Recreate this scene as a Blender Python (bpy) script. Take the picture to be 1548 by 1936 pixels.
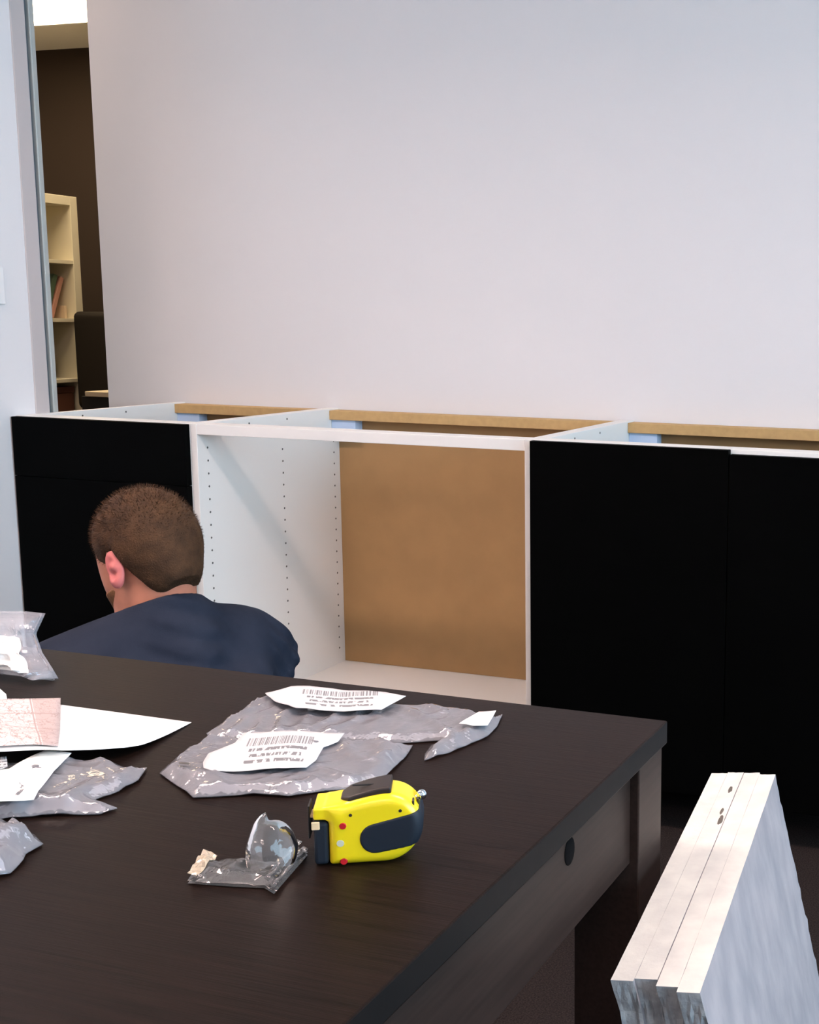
import bpy, bmesh, math, random
import numpy as np
from mathutils import Vector, Matrix, noise
from mathutils.geometry import delaunay_2d_cdt

for o in list(bpy.data.objects): bpy.data.objects.remove(o)
scene = bpy.context.scene
COL = scene.collection
random.seed(7)

# ------------------------------------------------------------------ camera
CR = np.array([[0.95384592, 0.2999118, 0.01519468],      # right
               [0.06025958, -0.14159049, -0.98808953],   # down
               [-0.29418829, 0.94340079, -0.15312807]])  # forward
CP = np.array([2.58535081, -2.5064864, 1.14001787])
F, PX, PY, W, H = 2354.7, 1309.3, 968.0, 1548.0, 1936.0
cam_d = bpy.data.cameras.new('camera'); cam = bpy.data.objects.new('camera', cam_d); COL.objects.link(cam)
cam.matrix_world = Matrix(((CR[0][0], -CR[1][0], -CR[2][0], CP[0]),
                           (CR[0][1], -CR[1][1], -CR[2][1], CP[1]),
                           (CR[0][2], -CR[1][2], -CR[2][2], CP[2]), (0, 0, 0, 1)))
cam_d.sensor_fit = 'HORIZONTAL'; cam_d.sensor_width = 36.0
cam_d.lens = F / W * 36.0
cam_d.shift_x = (W / 2 - PX) / W
cam_d.clip_start = 0.02
scene.camera = cam

def ray(u, v): return CR.T @ np.array([(u - PX) / F, (v - PY) / F, 1.0])
def on(u, v, ax, val):                       # point of the plane axis=val seen at a pixel of the photo
    d = ray(u, v); t = (val - CP[ax]) / d[ax]; return CP + t * d
def deep(u, v, depth): return CP + ray(u, v) * depth

# ------------------------------------------------------------------ world, exposure
world = bpy.data.worlds.new('world'); scene.world = world; world.use_nodes = True
bg = world.node_tree.nodes['Background']
bg.inputs[0].default_value = (0.55, 0.70, 1.0, 1); bg.inputs[1].default_value = 1.0
vs = scene.view_settings
vs.view_transform = 'Standard'; vs.look = 'None'; vs.exposure = 0.64; vs.gamma = 1.0; vs.use_curve_mapping = False
PANEL_POWER = 27.0         # ceiling panel emission
ROOM2_POWER = 6.0
DOORWAY_POWER = 6.0
WINDOW_POWER = 118.0
wl = bpy.data.lights.new('window_daylight', 'AREA'); wl.shape = 'RECTANGLE'; wl.size = 3.4; wl.size_y = 1.5
wl.energy = WINDOW_POWER; wl.color = (0.52, 0.80, 1.0)
wo = bpy.data.objects.new('window_daylight', wl); COL.objects.link(wo)
wo.location = (5.93, -2.2, 1.65); wo.rotation_euler = (0, math.radians(90), 0)
wo.rotation_euler = Vector((-1, 0, 0)).to_track_quat('-Z', 'Y').to_euler()

# ------------------------------------------------------------------ materials
MATS = {}
def mat(name, color, rough=0.5, spec=0.5, metal=0.0, alpha=1.0, emit=None, power=0.0,
        var=0.0, vscale=20.0, bump=0.0, bscale=200.0, stretch=(1, 1, 1), color2=None, sub=0.0, coat=0.0):
    m = bpy.data.materials.new(name); m.use_nodes = True
    nt = m.node_tree; b = nt.nodes['Principled BSDF']
    b.inputs['Base Color'].default_value = (*color, 1); b.inputs['Roughness'].default_value = rough
    b.inputs['Specular IOR Level'].default_value = spec; b.inputs['Metallic'].default_value = metal
    b.inputs['Alpha'].default_value = alpha
    if coat: b.inputs['Coat Weight'].default_value = coat; b.inputs['Coat Roughness'].default_value = .15
    if sub:
        b.inputs['Subsurface Weight'].default_value = sub; b.inputs['Subsurface Radius'].default_value = (.01, .004, .002)
    if emit:
        b.inputs['Emission Color'].default_value = (*emit, 1); b.inputs['Emission Strength'].default_value = power
    if var or bump or color2:
        tc = nt.nodes.new('ShaderNodeTexCoord'); mp = nt.nodes.new('ShaderNodeMapping')
        mp.inputs['Scale'].default_value = stretch
        nt.links.new(tc.outputs['Object'], mp.inputs['Vector'])
        if var or color2:
            n = nt.nodes.new('ShaderNodeTexNoise'); n.inputs['Scale'].default_value = vscale; n.inputs['Detail'].default_value = 6
            nt.links.new(mp.outputs[0], n.inputs['Vector'])
            r = nt.nodes.new('ShaderNodeValToRGB')
            c2 = color2 if color2 else tuple(max(0, c * (1 - var)) for c in color)
            r.color_ramp.elements[0].color = (*c2, 1); r.color_ramp.elements[1].color = (*color, 1)
            r.color_ramp.elements[0].position = .35; r.color_ramp.elements[1].position = .65
            nt.links.new(n.outputs['Fac'], r.inputs[0]); nt.links.new(r.outputs[0], b.inputs['Base Color'])
        if bump:
            n2 = nt.nodes.new('ShaderNodeTexNoise'); n2.inputs['Scale'].default_value = bscale; n2.inputs['Detail'].default_value = 4
            nt.links.new(mp.outputs[0], n2.inputs['Vector'])
            bp = nt.nodes.new('ShaderNodeBump'); bp.inputs['Strength'].default_value = bump; bp.inputs['Distance'].default_value = .002
            nt.links.new(n2.outputs['Fac'], bp.inputs['Height']); nt.links.new(bp.outputs[0], b.inputs['Normal'])
    MATS[name] = m
    return m

M_wall = mat('wall_paint', (.77, .745, .75), .85, .2, bump=.05, bscale=300)
M_ceil = mat('ceiling_tile', (.75, .72, .68), .9, .1, bump=.2, bscale=150)
M_ceil2 = M_ceil
M_carpet = mat('carpet', (.040, .030, .027), .95, .05, color2=(.014, .010, .010), vscale=350, bump=.8, bscale=500)
M_brown_wall = mat('dark_brown_paint', (.030, .020, .015), .8, .2)
M_casing = mat('casing_paint', (.52, .47, .46), .6, .3)
M_alu = mat('anodised_frame', (.42, .44, .42), .4, .5, metal=.2)
M_seal = mat('seal', (.10, .12, .15), .6)
M_white = mat('white_melamine', (.80, .78, .75), .42, .4)
M_hole = mat('hole', (.10, .09, .08), .8)
M_oval = mat('dark_oval', (.006, .005, .005), .9, .05)
M_fibre = mat('fibreboard', (.40, .235, .105), .7, .25, var=.12, vscale=8)
M_rawedge = mat('raw_board_edge', (.55, .36, .16), .7, .2, var=.1, vscale=60)
M_bracket = mat('pale_blue_bracket', (.50, .64, .86), .4)
M_black = mat('black_brown_front', (.0009, .0009, .0009), .6, .03, color2=(.0005, .0005, .0005), vscale=6, stretch=(1, 1, 30), bump=.04, bscale=90)
M_plastic_black = mat('black_plastic', (.012, .012, .013), .45, .4)
M_desk = mat('desk_wood', (.013, .0068, .0050), .42, .08, color2=(.007, .0038, .0028), vscale=9, stretch=(1, 26, 26), bump=.10, bscale=22)
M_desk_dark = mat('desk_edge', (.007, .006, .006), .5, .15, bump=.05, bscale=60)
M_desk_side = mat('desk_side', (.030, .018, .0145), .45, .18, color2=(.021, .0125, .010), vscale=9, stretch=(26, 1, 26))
M_shelf = mat('bookcase_cream', (.80, .74, .58), .5, .3)
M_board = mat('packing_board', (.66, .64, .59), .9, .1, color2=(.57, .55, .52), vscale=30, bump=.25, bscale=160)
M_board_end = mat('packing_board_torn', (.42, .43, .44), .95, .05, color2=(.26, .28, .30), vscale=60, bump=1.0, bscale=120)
M_board_shade = mat('packing_board_shaded', (.33, .305, .32), .8, .15, color2=(.245, .235, .255), vscale=16, stretch=(1.6, 1.6, .9), bump=.3, bscale=60)  # wide faces of the cream boards: their shade is put into this darker colour
M_smudge = mat('smudge', (.10, .085, .07), .9)
M_skin = mat('skin', (.55, .22, .14), .55, .35, var=.15, vscale=30, sub=.15)
M_ear = mat('skin_ear', (.58, .17, .16), .5, .35, sub=.25)
M_hair = mat('hair_brown', (.085, .040, .018), .7, .2, color2=(.045, .021, .010), vscale=40, bump=.8, bscale=400)
M_beard = mat('beard', (.22, .10, .045), .8, .2, var=.3, vscale=300)
M_shirt = mat('slate_blue_cotton', (.025, .031, .049), .9, .08, color2=(.018, .023, .038), vscale=14, bump=.25, bscale=500)
M_jeans = mat('dark_denim', (.02, .025, .04), .9, .1, var=.3, vscale=200)
M_shoe = mat('shoe', (.02, .02, .02), .6)
M_sole = mat('shoe_sole', (.25, .24, .22), .7)
M_eye = mat('eye_white', (.8, .78, .75), .2)
M_iris = mat('iris', (.05, .09, .12), .1)
M_yellow = mat('yellow_plastic', (.80, .61, .010), .32, .5, coat=.2)
M_navy = mat('navy_rubber', (.008, .013, .022), .55, .35)
M_lock = mat('brown_black_lock', (.022, .015, .013), .4, .4)
M_red = mat('red_rivet', (.50, .012, .02), .35)
M_glare = mat('pale_glare', (.55, .55, .40), .35)
M_chrome = mat('chrome', (.75, .82, .9), .12, metal=1.0)
M_cream = mat('cream_blade', (.75, .55, .33), .5)
M_paper = mat('white_paper', (.88, .87, .85), .7, .2)
M_lamp = mat('lamp_diffuser', (.9, .9, .9), .5, emit=(1.0, .76, .68), power=PANEL_POWER)
M_lamp2 = mat('lamp_diffuser_warm', (.9, .9, .9), .5, emit=(1.0, .78, .50), power=ROOM2_POWER)
M_lamp3 = mat('lamp_diffuser_doorway', (.9, .9, .9), .5, emit=(1.0, .76, .64), power=DOORWAY_POWER)
M_lampframe = mat('lamp_frame', (.8, .8, .8), .5)
M_chairfab = mat('chair_fabric', (.020, .016, .013), .8, .2)
M_desk2 = mat('light_desk_top', (.72, .62, .46), .5)
M_boxbrown = mat('brown_box', (.16, .06, .035), .7)
M_bookA = mat('book_rose', (.55, .28, .22), .6)
M_bookB = mat('book_green', (.10, .16, .10), .6)
M_bookC = mat('book_cream', (.70, .55, .40), .6)
M_switch = mat('switch_plate', (.82, .80, .80), .4)
M_glass_frame = mat('window_frame_paint', (.6, .6, .6), .5)

def film(name, tint, haze, rough, ior, bump=.4):
    """clear plastic film: see-through, a little milky, glossy by Fresnel"""
    m = bpy.data.materials.new(name); m.use_nodes = True; nt = m.node_tree; N = nt.nodes; L = nt.links
    N.remove(N['Principled BSDF']); out = N['Material Output']
    tr = N.new('ShaderNodeBsdfTransparent'); df = N.new('ShaderNodeBsdfDiffuse'); gl = N.new('ShaderNodeBsdfGlossy'); fr = N.new('ShaderNodeFresnel')
    df.inputs['Color'].default_value = (*tint, 1); gl.inputs['Roughness'].default_value = rough; fr.inputs['IOR'].default_value = ior
    tc = N.new('ShaderNodeTexCoord'); nz = N.new('ShaderNodeTexNoise'); nz.inputs['Scale'].default_value = 60; nz.inputs['Detail'].default_value = 3
    L.new(tc.outputs['Object'], nz.inputs['Vector']); bp = N.new('ShaderNodeBump'); bp.inputs['Strength'].default_value = bump; bp.inputs['Distance'].default_value = .003
    L.new(nz.outputs['Fac'], bp.inputs['Height'])
    for sh in (df, gl, fr): L.new(bp.outputs[0], sh.inputs['Normal'])
    m1 = N.new('ShaderNodeMixShader'); m1.inputs[0].default_value = haze; L.new(tr.outputs[0], m1.inputs[1]); L.new(df.outputs[0], m1.inputs[2])
    m2 = N.new('ShaderNodeMixShader'); L.new(fr.outputs[0], m2.inputs[0]); L.new(m1.outputs[0], m2.inputs[1]); L.new(gl.outputs[0], m2.inputs[2])
    L.new(m2.outputs[0], out.inputs['Surface'])
    return m
M_film = film('polythene', (.84, .83, .91), .22, .09, 1.5)
M_film_clear = film('clear_film', (.62, .60, .60), .10, .07, 1.42)
M_film_seal = film('film_seal', (.60, .58, .60), .14, .12, 1.5)
M_film_heat = film('film_heat_seal', (.80, .66, .48), .50, .15, 1.6, 1.0)

def print_mat(name, paper, ink, kind):
    m = bpy.data.materials.new(name); m.use_nodes = True; nt = m.node_tree; N = nt.nodes; L = nt.links
    b = N['Principled BSDF']; b.inputs['Roughness'].default_value = .6
    uv = N.new('ShaderNodeUVMap'); sep = N.new('ShaderNodeSeparateXYZ'); L.new(uv.outputs[0], sep.inputs[0])
    def mth(op, a, bb=None):
        n = N.new('ShaderNodeMath'); n.operation = op
        for i, x in enumerate((a, bb)):
            if x is None: continue
            if isinstance(x, (int, float)): n.inputs[i].default_value = x
            else: L.new(x, n.inputs[i])
        return n.outputs[0]
    def band(x, lo, hi): return mth('MULTIPLY', mth('GREATER_THAN', x, lo), mth('LESS_THAN', x, hi))
    u, v = sep.outputs[0], sep.outputs[1]
    def nz(su, sv, detail=2, off=0.0):
        mp = N.new('ShaderNodeMapping'); mp.inputs['Scale'].default_value = (su, sv, 1); mp.inputs['Location'].default_value = (off, off, 0)
        L.new(uv.outputs[0], mp.inputs[0]); n = N.new('ShaderNodeTexNoise'); n.inputs['Detail'].default_value = detail
        n.inputs['Scale'].default_value = 1.0; L.new(mp.outputs[0], n.inputs['Vector']); return n.outputs['Fac']
    if kind == 'label':
        fr = mth('FRACT', mth('MULTIPLY', v, 7.0))
        text = mth('MULTIPLY', mth('MULTIPLY', band(fr, .25, .75), mth('GREATER_THAN', nz(38, 7), .46)), mth('MULTIPLY', band(u, .30, .85), band(v, .15, .55)))
        bars = mth('MULTIPLY', mth('GREATER_THAN', nz(70, .01), .5), mth('MULTIPLY', band(u, .25, .9), band(v, .60, .80)))
        fac = mth('MULTIPLY', mth('MAXIMUM', text, bars), .85)
    elif kind == 'manual':
        n1 = nz(7, 6, 3); n2 = nz(9, 11, 4, 3.1)
        lines = mth('MAXIMUM', mth('LESS_THAN', mth('ABSOLUTE', mth('SUBTRACT', n1, .5)), .012), mth('LESS_THAN', mth('ABSOLUTE', mth('SUBTRACT', n2, .52)), .010))
        frame = mth('MAXIMUM', mth('LESS_THAN', mth('ABSOLUTE', mth('SUBTRACT', u, .80)), .008), mth('MAXIMUM', mth('LESS_THAN', mth('ABSOLUTE', mth('SUBTRACT', v, .36)), .007), mth('LESS_THAN', mth('ABSOLUTE', mth('SUBTRACT', v, .68)), .007)))
        strip = mth('MULTIPLY', mth('GREATER_THAN', u, .82), .45)
        fac = mth('MAXIMUM', mth('MULTIPLY', mth('MAXIMUM', lines, frame), .7), strip)
    else:
        n1 = nz(5, 5, 3)
        fac = mth('MULTIPLY', mth('MULTIPLY', mth('LESS_THAN', mth('ABSOLUTE', mth('SUBTRACT', n1, .5)), .006), band(u, .25, .8)), .25)
    mx = N.new('ShaderNodeMix'); mx.data_type = 'RGBA'
    mx.inputs[6].default_value = (*paper, 1); mx.inputs[7].default_value = (*ink, 1)
    L.new(fac, mx.inputs[0]); L.new(mx.outputs[2], b.inputs['Base Color'])
    return m
M_label = print_mat('bag_label_print', (.56, .56, .57), (.10, .10, .11), 'label')
M_manual = print_mat('instruction_print', (.62, .54, .53), (.25, .15, .13), 'manual')
M_sheet = print_mat('sheet_print', (.90, .90, .88), (.5, .5, .5), 'sheet')

# ------------------------------------------------------------------ object helpers
def link(name, me, m=None, parent=None):
    o = bpy.data.objects.new(name, me); COL.objects.link(o)
    if m is not None and not me.materials: me.materials.append(m)
    if parent is not None: o.parent = parent
    return o
def tag(o, label=None, cat=None, group=None, kind=None):
    if label: o['label'] = label
    if cat: o['category'] = cat
    if group: o['group'] = group
    if kind: o['kind'] = kind
    return o
def empty(name, loc=(0, 0, 0), label=None, cat=None, group=None, rz=0.0):
    o = bpy.data.objects.new(name, None); COL.objects.link(o); o.location = loc; o.rotation_euler = (0, 0, rz)
    o.empty_display_size = .05
    return tag(o, label, cat, group)
def pydata(name, verts, faces, m=None, parent=None, smooth=False):
    me = bpy.data.meshes.new(name); me.from_pydata([tuple(map(float, v)) for v in verts], [], faces); me.update()
    if smooth: me.polygons.foreach_set('use_smooth', [True] * len(me.polygons))
    return link(name, me, m, parent)
def box_bm(bm, lo, hi, mi=0):
    vs_ = [bm.verts.new((x, y, z)) for x in (lo[0], hi[0]) for y in (lo[1], hi[1]) for z in (lo[2], hi[2])]
    for f in ((0, 1, 3, 2), (4, 6, 7, 5), (0, 4, 5, 1), (2, 3, 7, 6), (0, 2, 6, 4), (1, 5, 7, 3)):
        fc = bm.faces.new([vs_[i] for i in f]); fc.material_index = mi
def box(name, lo, hi, m, parent=None, bevel=0.0, seg=2, extra=()):
    bm = bmesh.new(); box_bm(bm, lo, hi)
    for a, b in extra: box_bm(bm, a, b)
    if bevel: bmesh.ops.bevel(bm, geom=bm.edges[:], offset=bevel, segments=seg, affect='EDGES', profile=.5)
    bmesh.ops.recalc_face_normals(bm, faces=bm.faces[:])
    me = bpy.data.meshes.new(name); bm.to_mesh(me); bm.free()
    return link(name, me, m, parent)
def struct(name, lo, hi, m, extra=(), bevel=0.0):
    return tag(box(name, lo, hi, m, None, bevel, extra=extra), kind='structure')
def cyl(name, p0, p1, r0, r1, m, parent=None, n=20, bevel=0.0):
    p0 = Vector(p0); p1 = Vector(p1); d = p1 - p0
    bm = bmesh.new(); bmesh.ops.create_cone(bm, cap_ends=True, segments=n, radius1=r0, radius2=r1, depth=d.length)
    if bevel:
        es = [e for e in bm.edges if abs(e.verts[0].co.z - e.verts[1].co.z) < 1e-6]
        bmesh.ops.bevel(bm, geom=es, offset=bevel, segments=2, affect='EDGES', profile=.5)
    q = d.to_track_quat('Z', 'Y').to_matrix().to_4x4()
    bm.transform(Matrix.Translation((p0 + p1) / 2) @ q)
    me = bpy.data.meshes.new(name); bm.to_mesh(me); bm.free()
    for p in me.polygons: p.use_smooth = len(p.vertices) == 4
    return link(name, me, m, parent)

# ------------------------------------------------------------------ signed-distance modelling (surface nets)
class SDF:
    def __init__(s, lo, hi, h):
        s.h = h; s.lo = np.array(lo, float)
        s.n = np.ceil((np.array(hi, float) - s.lo) / h).astype(int) + 1
        s.D = np.full(s.n, 1.0, np.float32)
        s.ax = [s.lo[i] + h * np.arange(s.n[i]) for i in range(3)]
    def sub(s, c, r):
        i0 = np.maximum(0, np.floor((np.array(c) - r - s.lo) / s.h).astype(int)); i1 = np.minimum(s.n, np.ceil((np.array(c) + r - s.lo) / s.h).astype(int) + 1)
        sl = tuple(slice(a, max(a, b)) for a, b in zip(i0, i1))
        g = np.meshgrid(*[s.ax[i][sl[i]] for i in range(3)], indexing='ij')
        return sl, np.stack(g, -1)
    def union(s, sl, d, k):
        a = s.D[sl]
        if k > 0:
            hh = np.clip(.5 + .5 * (a - d) / k, 0, 1)
            s.D[sl] = a * (1 - hh) + d * hh - k * hh * (1 - hh)
        else: s.D[sl] = np.minimum(a, d)
    def cap(s, a, b, ra, rb, k=.02):
        a = np.array(a, float); b = np.array(b, float); c = (a + b) / 2; L = np.linalg.norm(b - a)
        sl, P = s.sub(c, L / 2 + max(ra, rb) + 2 * k + 3 * s.h)
        ab = b - a; t = np.clip(((P - a) @ ab) / max(L * L, 1e-12), 0, 1)
        d = np.linalg.norm(P - a - t[..., None] * ab, axis=-1) - (ra + (rb - ra) * t)
        s.union(sl, d, k)
    def ell(s, c, R, rad, k=.02, cut=False):
        c = np.array(c, float); rad = np.array(rad, float)
        sl, P = s.sub(c, rad.max() + 2 * k + 3 * s.h)
        q = (P - c) @ np.array(R).T
        k0 = np.linalg.norm(q / rad, axis=-1); k1 = np.linalg.norm(q / rad ** 2, axis=-1)
        d = k0 * (k0 - 1) / np.maximum(k1, 1e-9)
        if cut:
            a = s.D[sl]; hh = np.clip(.5 - .5 * (a + d) / max(k, 1e-6), 0, 1)
            s.D[sl] = a * (1 - hh) - d * hh + k * hh * (1 - hh)
        else: s.union(sl, d, k)
    def grid(s): return np.stack(np.meshgrid(*s.ax, indexing='ij'), -1)
    def mesh(s):
        D = s.D; n = D.shape; ins = D < 0
        cnt = np.zeros(tuple(x - 1 for x in n), np.int16); acc = np.zeros(cnt.shape + (3,), np.float32)
        corners = [(i, j, k) for i in (0, 1) for j in (0, 1) for k in (0, 1)]
        def cs(c): return tuple(slice(c[i], n[i] - 1 + c[i]) for i in range(3))
        for a in corners:
            for ax in range(3):
                if a[ax]: continue
                b = list(a); b[ax] = 1
                da, db = D[cs(a)], D[cs(b)]
                cr = (da < 0) != (db < 0)
                idx = np.nonzero(cr)
                t = da[idx] / (da[idx] - db[idx])
                for q in range(3):
                    acc[idx + (np.full(len(t), q),)] += a[q] + (t if q == ax else 0)
                cnt[idx] += 1
        idx = np.nonzero(cnt); vid = np.full(cnt.shape, -1, np.int64); vid[idx] = np.arange(len(idx[0]))
        V = s.lo + s.h * (np.stack(idx, -1) + acc[idx] / cnt[idx][:, None])
        Fs = []
        for ax in range(3):
            o1, o2 = (ax + 1) % 3, (ax + 2) % 3
            sa = [slice(1, n[i] - 1) for i in range(3)]; sa[ax] = slice(0, n[ax] - 1)
            sb = list(sa); sb[ax] = slice(1, n[ax])
            A, Bq = ins[tuple(sa)], ins[tuple(sb)]
            e = np.nonzero(A != Bq)
            base = [e[i] + (0 if i == ax else 1) for i in range(3)]
            def v(d1, d2):
                c = list(base); c[o1] = c[o1] - d1; c[o2] = c[o2] - d2; return vid[tuple(c)]
            q = np.stack([v(1, 1), v(0, 1), v(0, 0), v(1, 0)], -1)
            fl = ~A[e]; q[fl] = q[fl][:, ::-1]
            Fs.append(q)
        return V, np.concatenate(Fs)
    def obj(s, name, m, parent=None, post=None):
        V, Q = s.mesh()
        if post is not None: V = post(V)
        me = bpy.data.meshes.new(name)
        me.vertices.add(len(V)); me.vertices.foreach_set('co', V.astype(np.float32).ravel())
        me.loops.add(Q.size); me.loops.foreach_set('vertex_index', Q.astype(np.int32).ravel())
        me.polygons.add(len(Q)); me.polygons.foreach_set('loop_start', np.arange(0, Q.size, 4, dtype=np.int32))
        me.polygons.foreach_set('loop_total', np.full(len(Q), 4, np.int32))
        me.update(calc_edges=True); me.validate()
        me.polygons.foreach_set('use_smooth', [True] * len(me.polygons))
        return link(name, me, m, parent)

# ================================================================== THE SETTING
ZT, D, X1, X2, X3, T = .872, .606, .5276, 1.4299, 2.344, .018
CH = 2.7
tag(pydata('floor', [(-4.5, -6, 0), (6, -6, 0), (6, 4.2, 0), (-4.5, 4.2, 0)], [(0, 1, 2, 3)], M_carpet), kind='structure')
struct('ceiling', (-4.5, -6, CH), (6.1, 4.2, CH + .1), M_ceil)
struct('wall_back', (-.27, .612, 0), (6, .73, CH), M_wall)
struct('wall_left', (-.12, -6, 0), (-.004, .065, CH), M_wall, extra=[((-.12, .065, 2.45), (-.004, .612, CH))])
struct('wall_front', (-.12, -6.1, 0), (6, -6, CH), M_wall)
struct('wall_right', (6, -6.1, 0), (6.12, .73, .9), M_wall,
       extra=[((6, -6.1, 2.4), (6.12, .73, CH)), ((6, -6.1, .9), (6.12, -3.9, 2.4)), ((6, -.5, .9), (6.12, .73, 2.4))])
wf = struct('window_1', (6.02, -3.9, .9), (6.08, -3.85, 2.4), M_glass_frame,
       extra=[((6.02, -.55, .9), (6.08, -.5, 2.4)), ((6.02, -3.85, .9), (6.08, -.55, .95)), ((6.02, -3.85, 2.35), (6.08, -.55, 2.4)), ((6.02, -2.22, .95), (6.08, -2.18, 2.35))])
for y0_, y1_ in ((-3.85, -2.22), (-2.18, -.55)): box('pane', (6.045, y0_, .95), (6.051, y1_, 2.35), M_film_clear, wf)
struct('wall_far', (-4.5, 3.874, 0), (2.2, 3.99, CH), M_brown_wall)
struct('wall_beyond_left', (-4.5, -2, 0), (-4.4, 3.874, CH), M_wall)
struct('wall_beyond_near', (-4.4, -2.1, 0), (-.12, -2, CH), M_wall)
struct('wall_beyond_right', (2.1, .73, 0), (2.2, 3.874, CH), M_wall)
# door casing at the end of the left wall
struct('trim_1', (-.12, .0652, 0), (-.001, .110, 2.45), M_casing, bevel=.002)
struct('trim_2', (-.10, .1105, 0), (-.012, .1225, 2.45), M_seal)
struct('trim_3', (-.11, .1228, 0), (-.002, .1400, 2.45), M_alu, bevel=.003)
sw = empty('light_switch', (-.004, -.05, 1.196), 'white switch plate on the left wall at the photo edge', 'switch')
box('plate', (0.0002, -.037, -.046), (.007, .038, .046), M_switch, sw, .002)
box('rocker', (.0065, -.014, -.028), (.011, .014, .028), M_switch, sw, .001)

# ceiling lamps of this room (out of the frame) and the next
def ceiling_panel(x, y, sx, sy, lamp, label, deep_=.0):
    """diffuser up under the ceiling inside a frame; deep_ is how far the frame hangs below it"""
    e = empty('ceiling_panel_light', (x, y, CH), label, 'ceiling light')
    zb = -.03 - deep_
    box('frame', (-sx - .03, -sy - .03, zb), (-sx, sy + .03, -.0005), M_lampframe, e,
            extra=[((sx, -sy - .03, zb), (sx + .03, sy + .03, -.0005)), ((-sx, -sy - .03, zb), (sx, -sy, -.0005)), ((-sx, sy, zb), (sx, sy + .03, -.0005))])
    box('diffuser', (-sx + .0005, -sy + .0005, -.02), (sx - .0005, sy - .0005, -.0005), lamp, e)
    return e
for y_, wy in ((-1.5, 'in front of the cabinets'), (-4.2, 'far behind the table')):
    for x_, wx in ((.645, 'left'), (3.0, 'right')):
        ceiling_panel(x_, y_, .6, .15, M_lamp, 'long white ceiling light panel %s, %s one' % (wy, wx), .10)  # unseen deep frame, shaped to keep light off the upper wall
ceiling_panel(-2.75, 2.62, .9, .6, M_lamp2, 'bright ceiling light panel seen through the doorway at top left')
ceiling_panel(-.95, .05, .3, .6, M_lamp3, 'ceiling light panel in the next room nearer the doorway')

# ================================================================== NEXT ROOM
bs = empty('bookcase', (-2.85, 3.2737, 0), 'cream open bookcase with cube shelves seen through the doorway', 'bookcase')
YB = -1.42                                     # runs back along -Y
box('side_panel', (-.39, -.05, 0), (0, 0, 1.76), M_shelf, bs, .002)
box('side_panel', (-.39, YB, 0), (0, YB + .05, 1.76), M_shelf, bs, .002)
box('top_panel', (-.39, YB + .05, 1.71), (0, -.05, 1.76), M_shelf, bs, .002)
box('bottom_panel', (-.39, YB + .05, .02), (0, -.05, .07), M_shelf, bs, .002)
box('back_panel', (-.39, YB + .05, .07), (-.384, -.05, 1.71), M_shelf, bs)
for z in (.40, .735, 1.07, 1.39):
    box('shelf', (-.384, YB + .05, z), (-.002, -.05, z + .02), M_shelf, bs, .001)
for k in (1, 2, 3):
    y = -.05 + k * (YB + .10) / 4
    for (z0, z1) in ((.07, .40), (.42, .735), (.755, 1.07), (1.09, 1.39), (1.41, 1.71)):
        box('divider', (-.384, y - .009, z0), (-.003, y + .009, z1), M_shelf, bs)
def book(y, z, w, h, d, m, tilt, label):
    o = box('book', (-d, -w / 2, 0), (0, w / 2, h), m, None, .002)
    o.location = (-2.90, 3.2737 + y, z + w / 2 * abs(math.sin(math.radians(tilt)))); o.rotation_euler = (math.radians(tilt), 0, 0)
    return tag(o, label, 'book', 'books in the bookcase')
book(-.175, 1.0905, .025, .24, .17, M_bookA, -22, 'rose book leaning in the second shelf of the cream bookcase')
book(-.215, 1.0905, .03, .25, .18, M_bookB, -20, 'dark green book leaning behind the rose one in the bookcase')
book(-.075, 1.0905, .018, .07, .14, M_bookC, 0, 'small pale booklet on the second shelf of the cream bookcase')
book(-.235, .7555, .03, .2, .18, M_bookB, -8, 'dark green book on the third shelf of the cream bookcase')
bx_ = empty('storage_box', (-2.87, 3.10, .4205), 'red-brown storage box in the lower part of the bookcase', 'box')
box('body', (-.34, -.11, 0), (-.01, .10, .255), M_boxbrown, bx_, .004)
box('lid', (-.345, -.114, .256), (-.006, .104, .29), M_boxbrown, bx_, .004)
# desk and chair in front of the far wall
dk = empty('office_desk', (-1.4, 2.72, 0), 'dark desk with pale top edge seen through the doorway', 'desk')
box('desk_top', (-.62, -.35, .725), (.7, .35, .75), M_desk2, dk, .003)
box('front_panel', (-.66, -.33, .08), (.66, -.30, .7245), M_plastic_black, dk, .002)
box('side_panel', (-.66, -.2995, 0), (-.63, .33, .7245), M_plastic_black, dk, .002)
box('side_panel', (.63, -.2995, 0), (.66, .33, .7245), M_plastic_black, dk, .002)
_cx = on(142, 590, 1, 3.16)[0]
ch = empty('office_chair', (_cx + .23, 3.16, 0), 'dark brown high-back office chair behind the pale-topped desk', 'chair')
s_ = SDF((-.32, -.16, .55), (.62, .16, 1.2), .012)
_P = s_.grid(); _q = np.abs(_P - np.array((.13, .02, .86))) - np.array((.33, .02, .24))
s_.D = (np.linalg.norm(np.maximum(_q, 0), axis=-1) + np.minimum(_q.max(-1), 0) - .03).astype(np.float32)
s_.obj('backrest', M_chairfab, ch)
box('seat', (-.12, .0, .44), (.38, .46, .52), M_chairfab, ch, .03, 3)
cyl('column', (.13, .22, .10), (.13, .22, .44), .03, .025, M_plastic_black, ch)
cyl('back_post', (.13, .02, .46), (.13, .02, .70), .02, .02, M_plastic_black, ch)
for k in range(5):
    a = k * math.tau / 5 + .3
    cyl('leg', (.13, .22, .10), (.13 + .28 * math.cos(a), .22 + .28 * math.sin(a), .065), .022, .014, M_plastic_black, ch, 10)
    cyl('caster', (.13 + .28 * math.cos(a) - .012, .22 + .28 * math.sin(a), .03), (.13 + .28 * math.cos(a) + .012, .22 + .28 * math.sin(a), .03), .0295, .0295, M_plastic_black, ch, 14)

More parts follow.
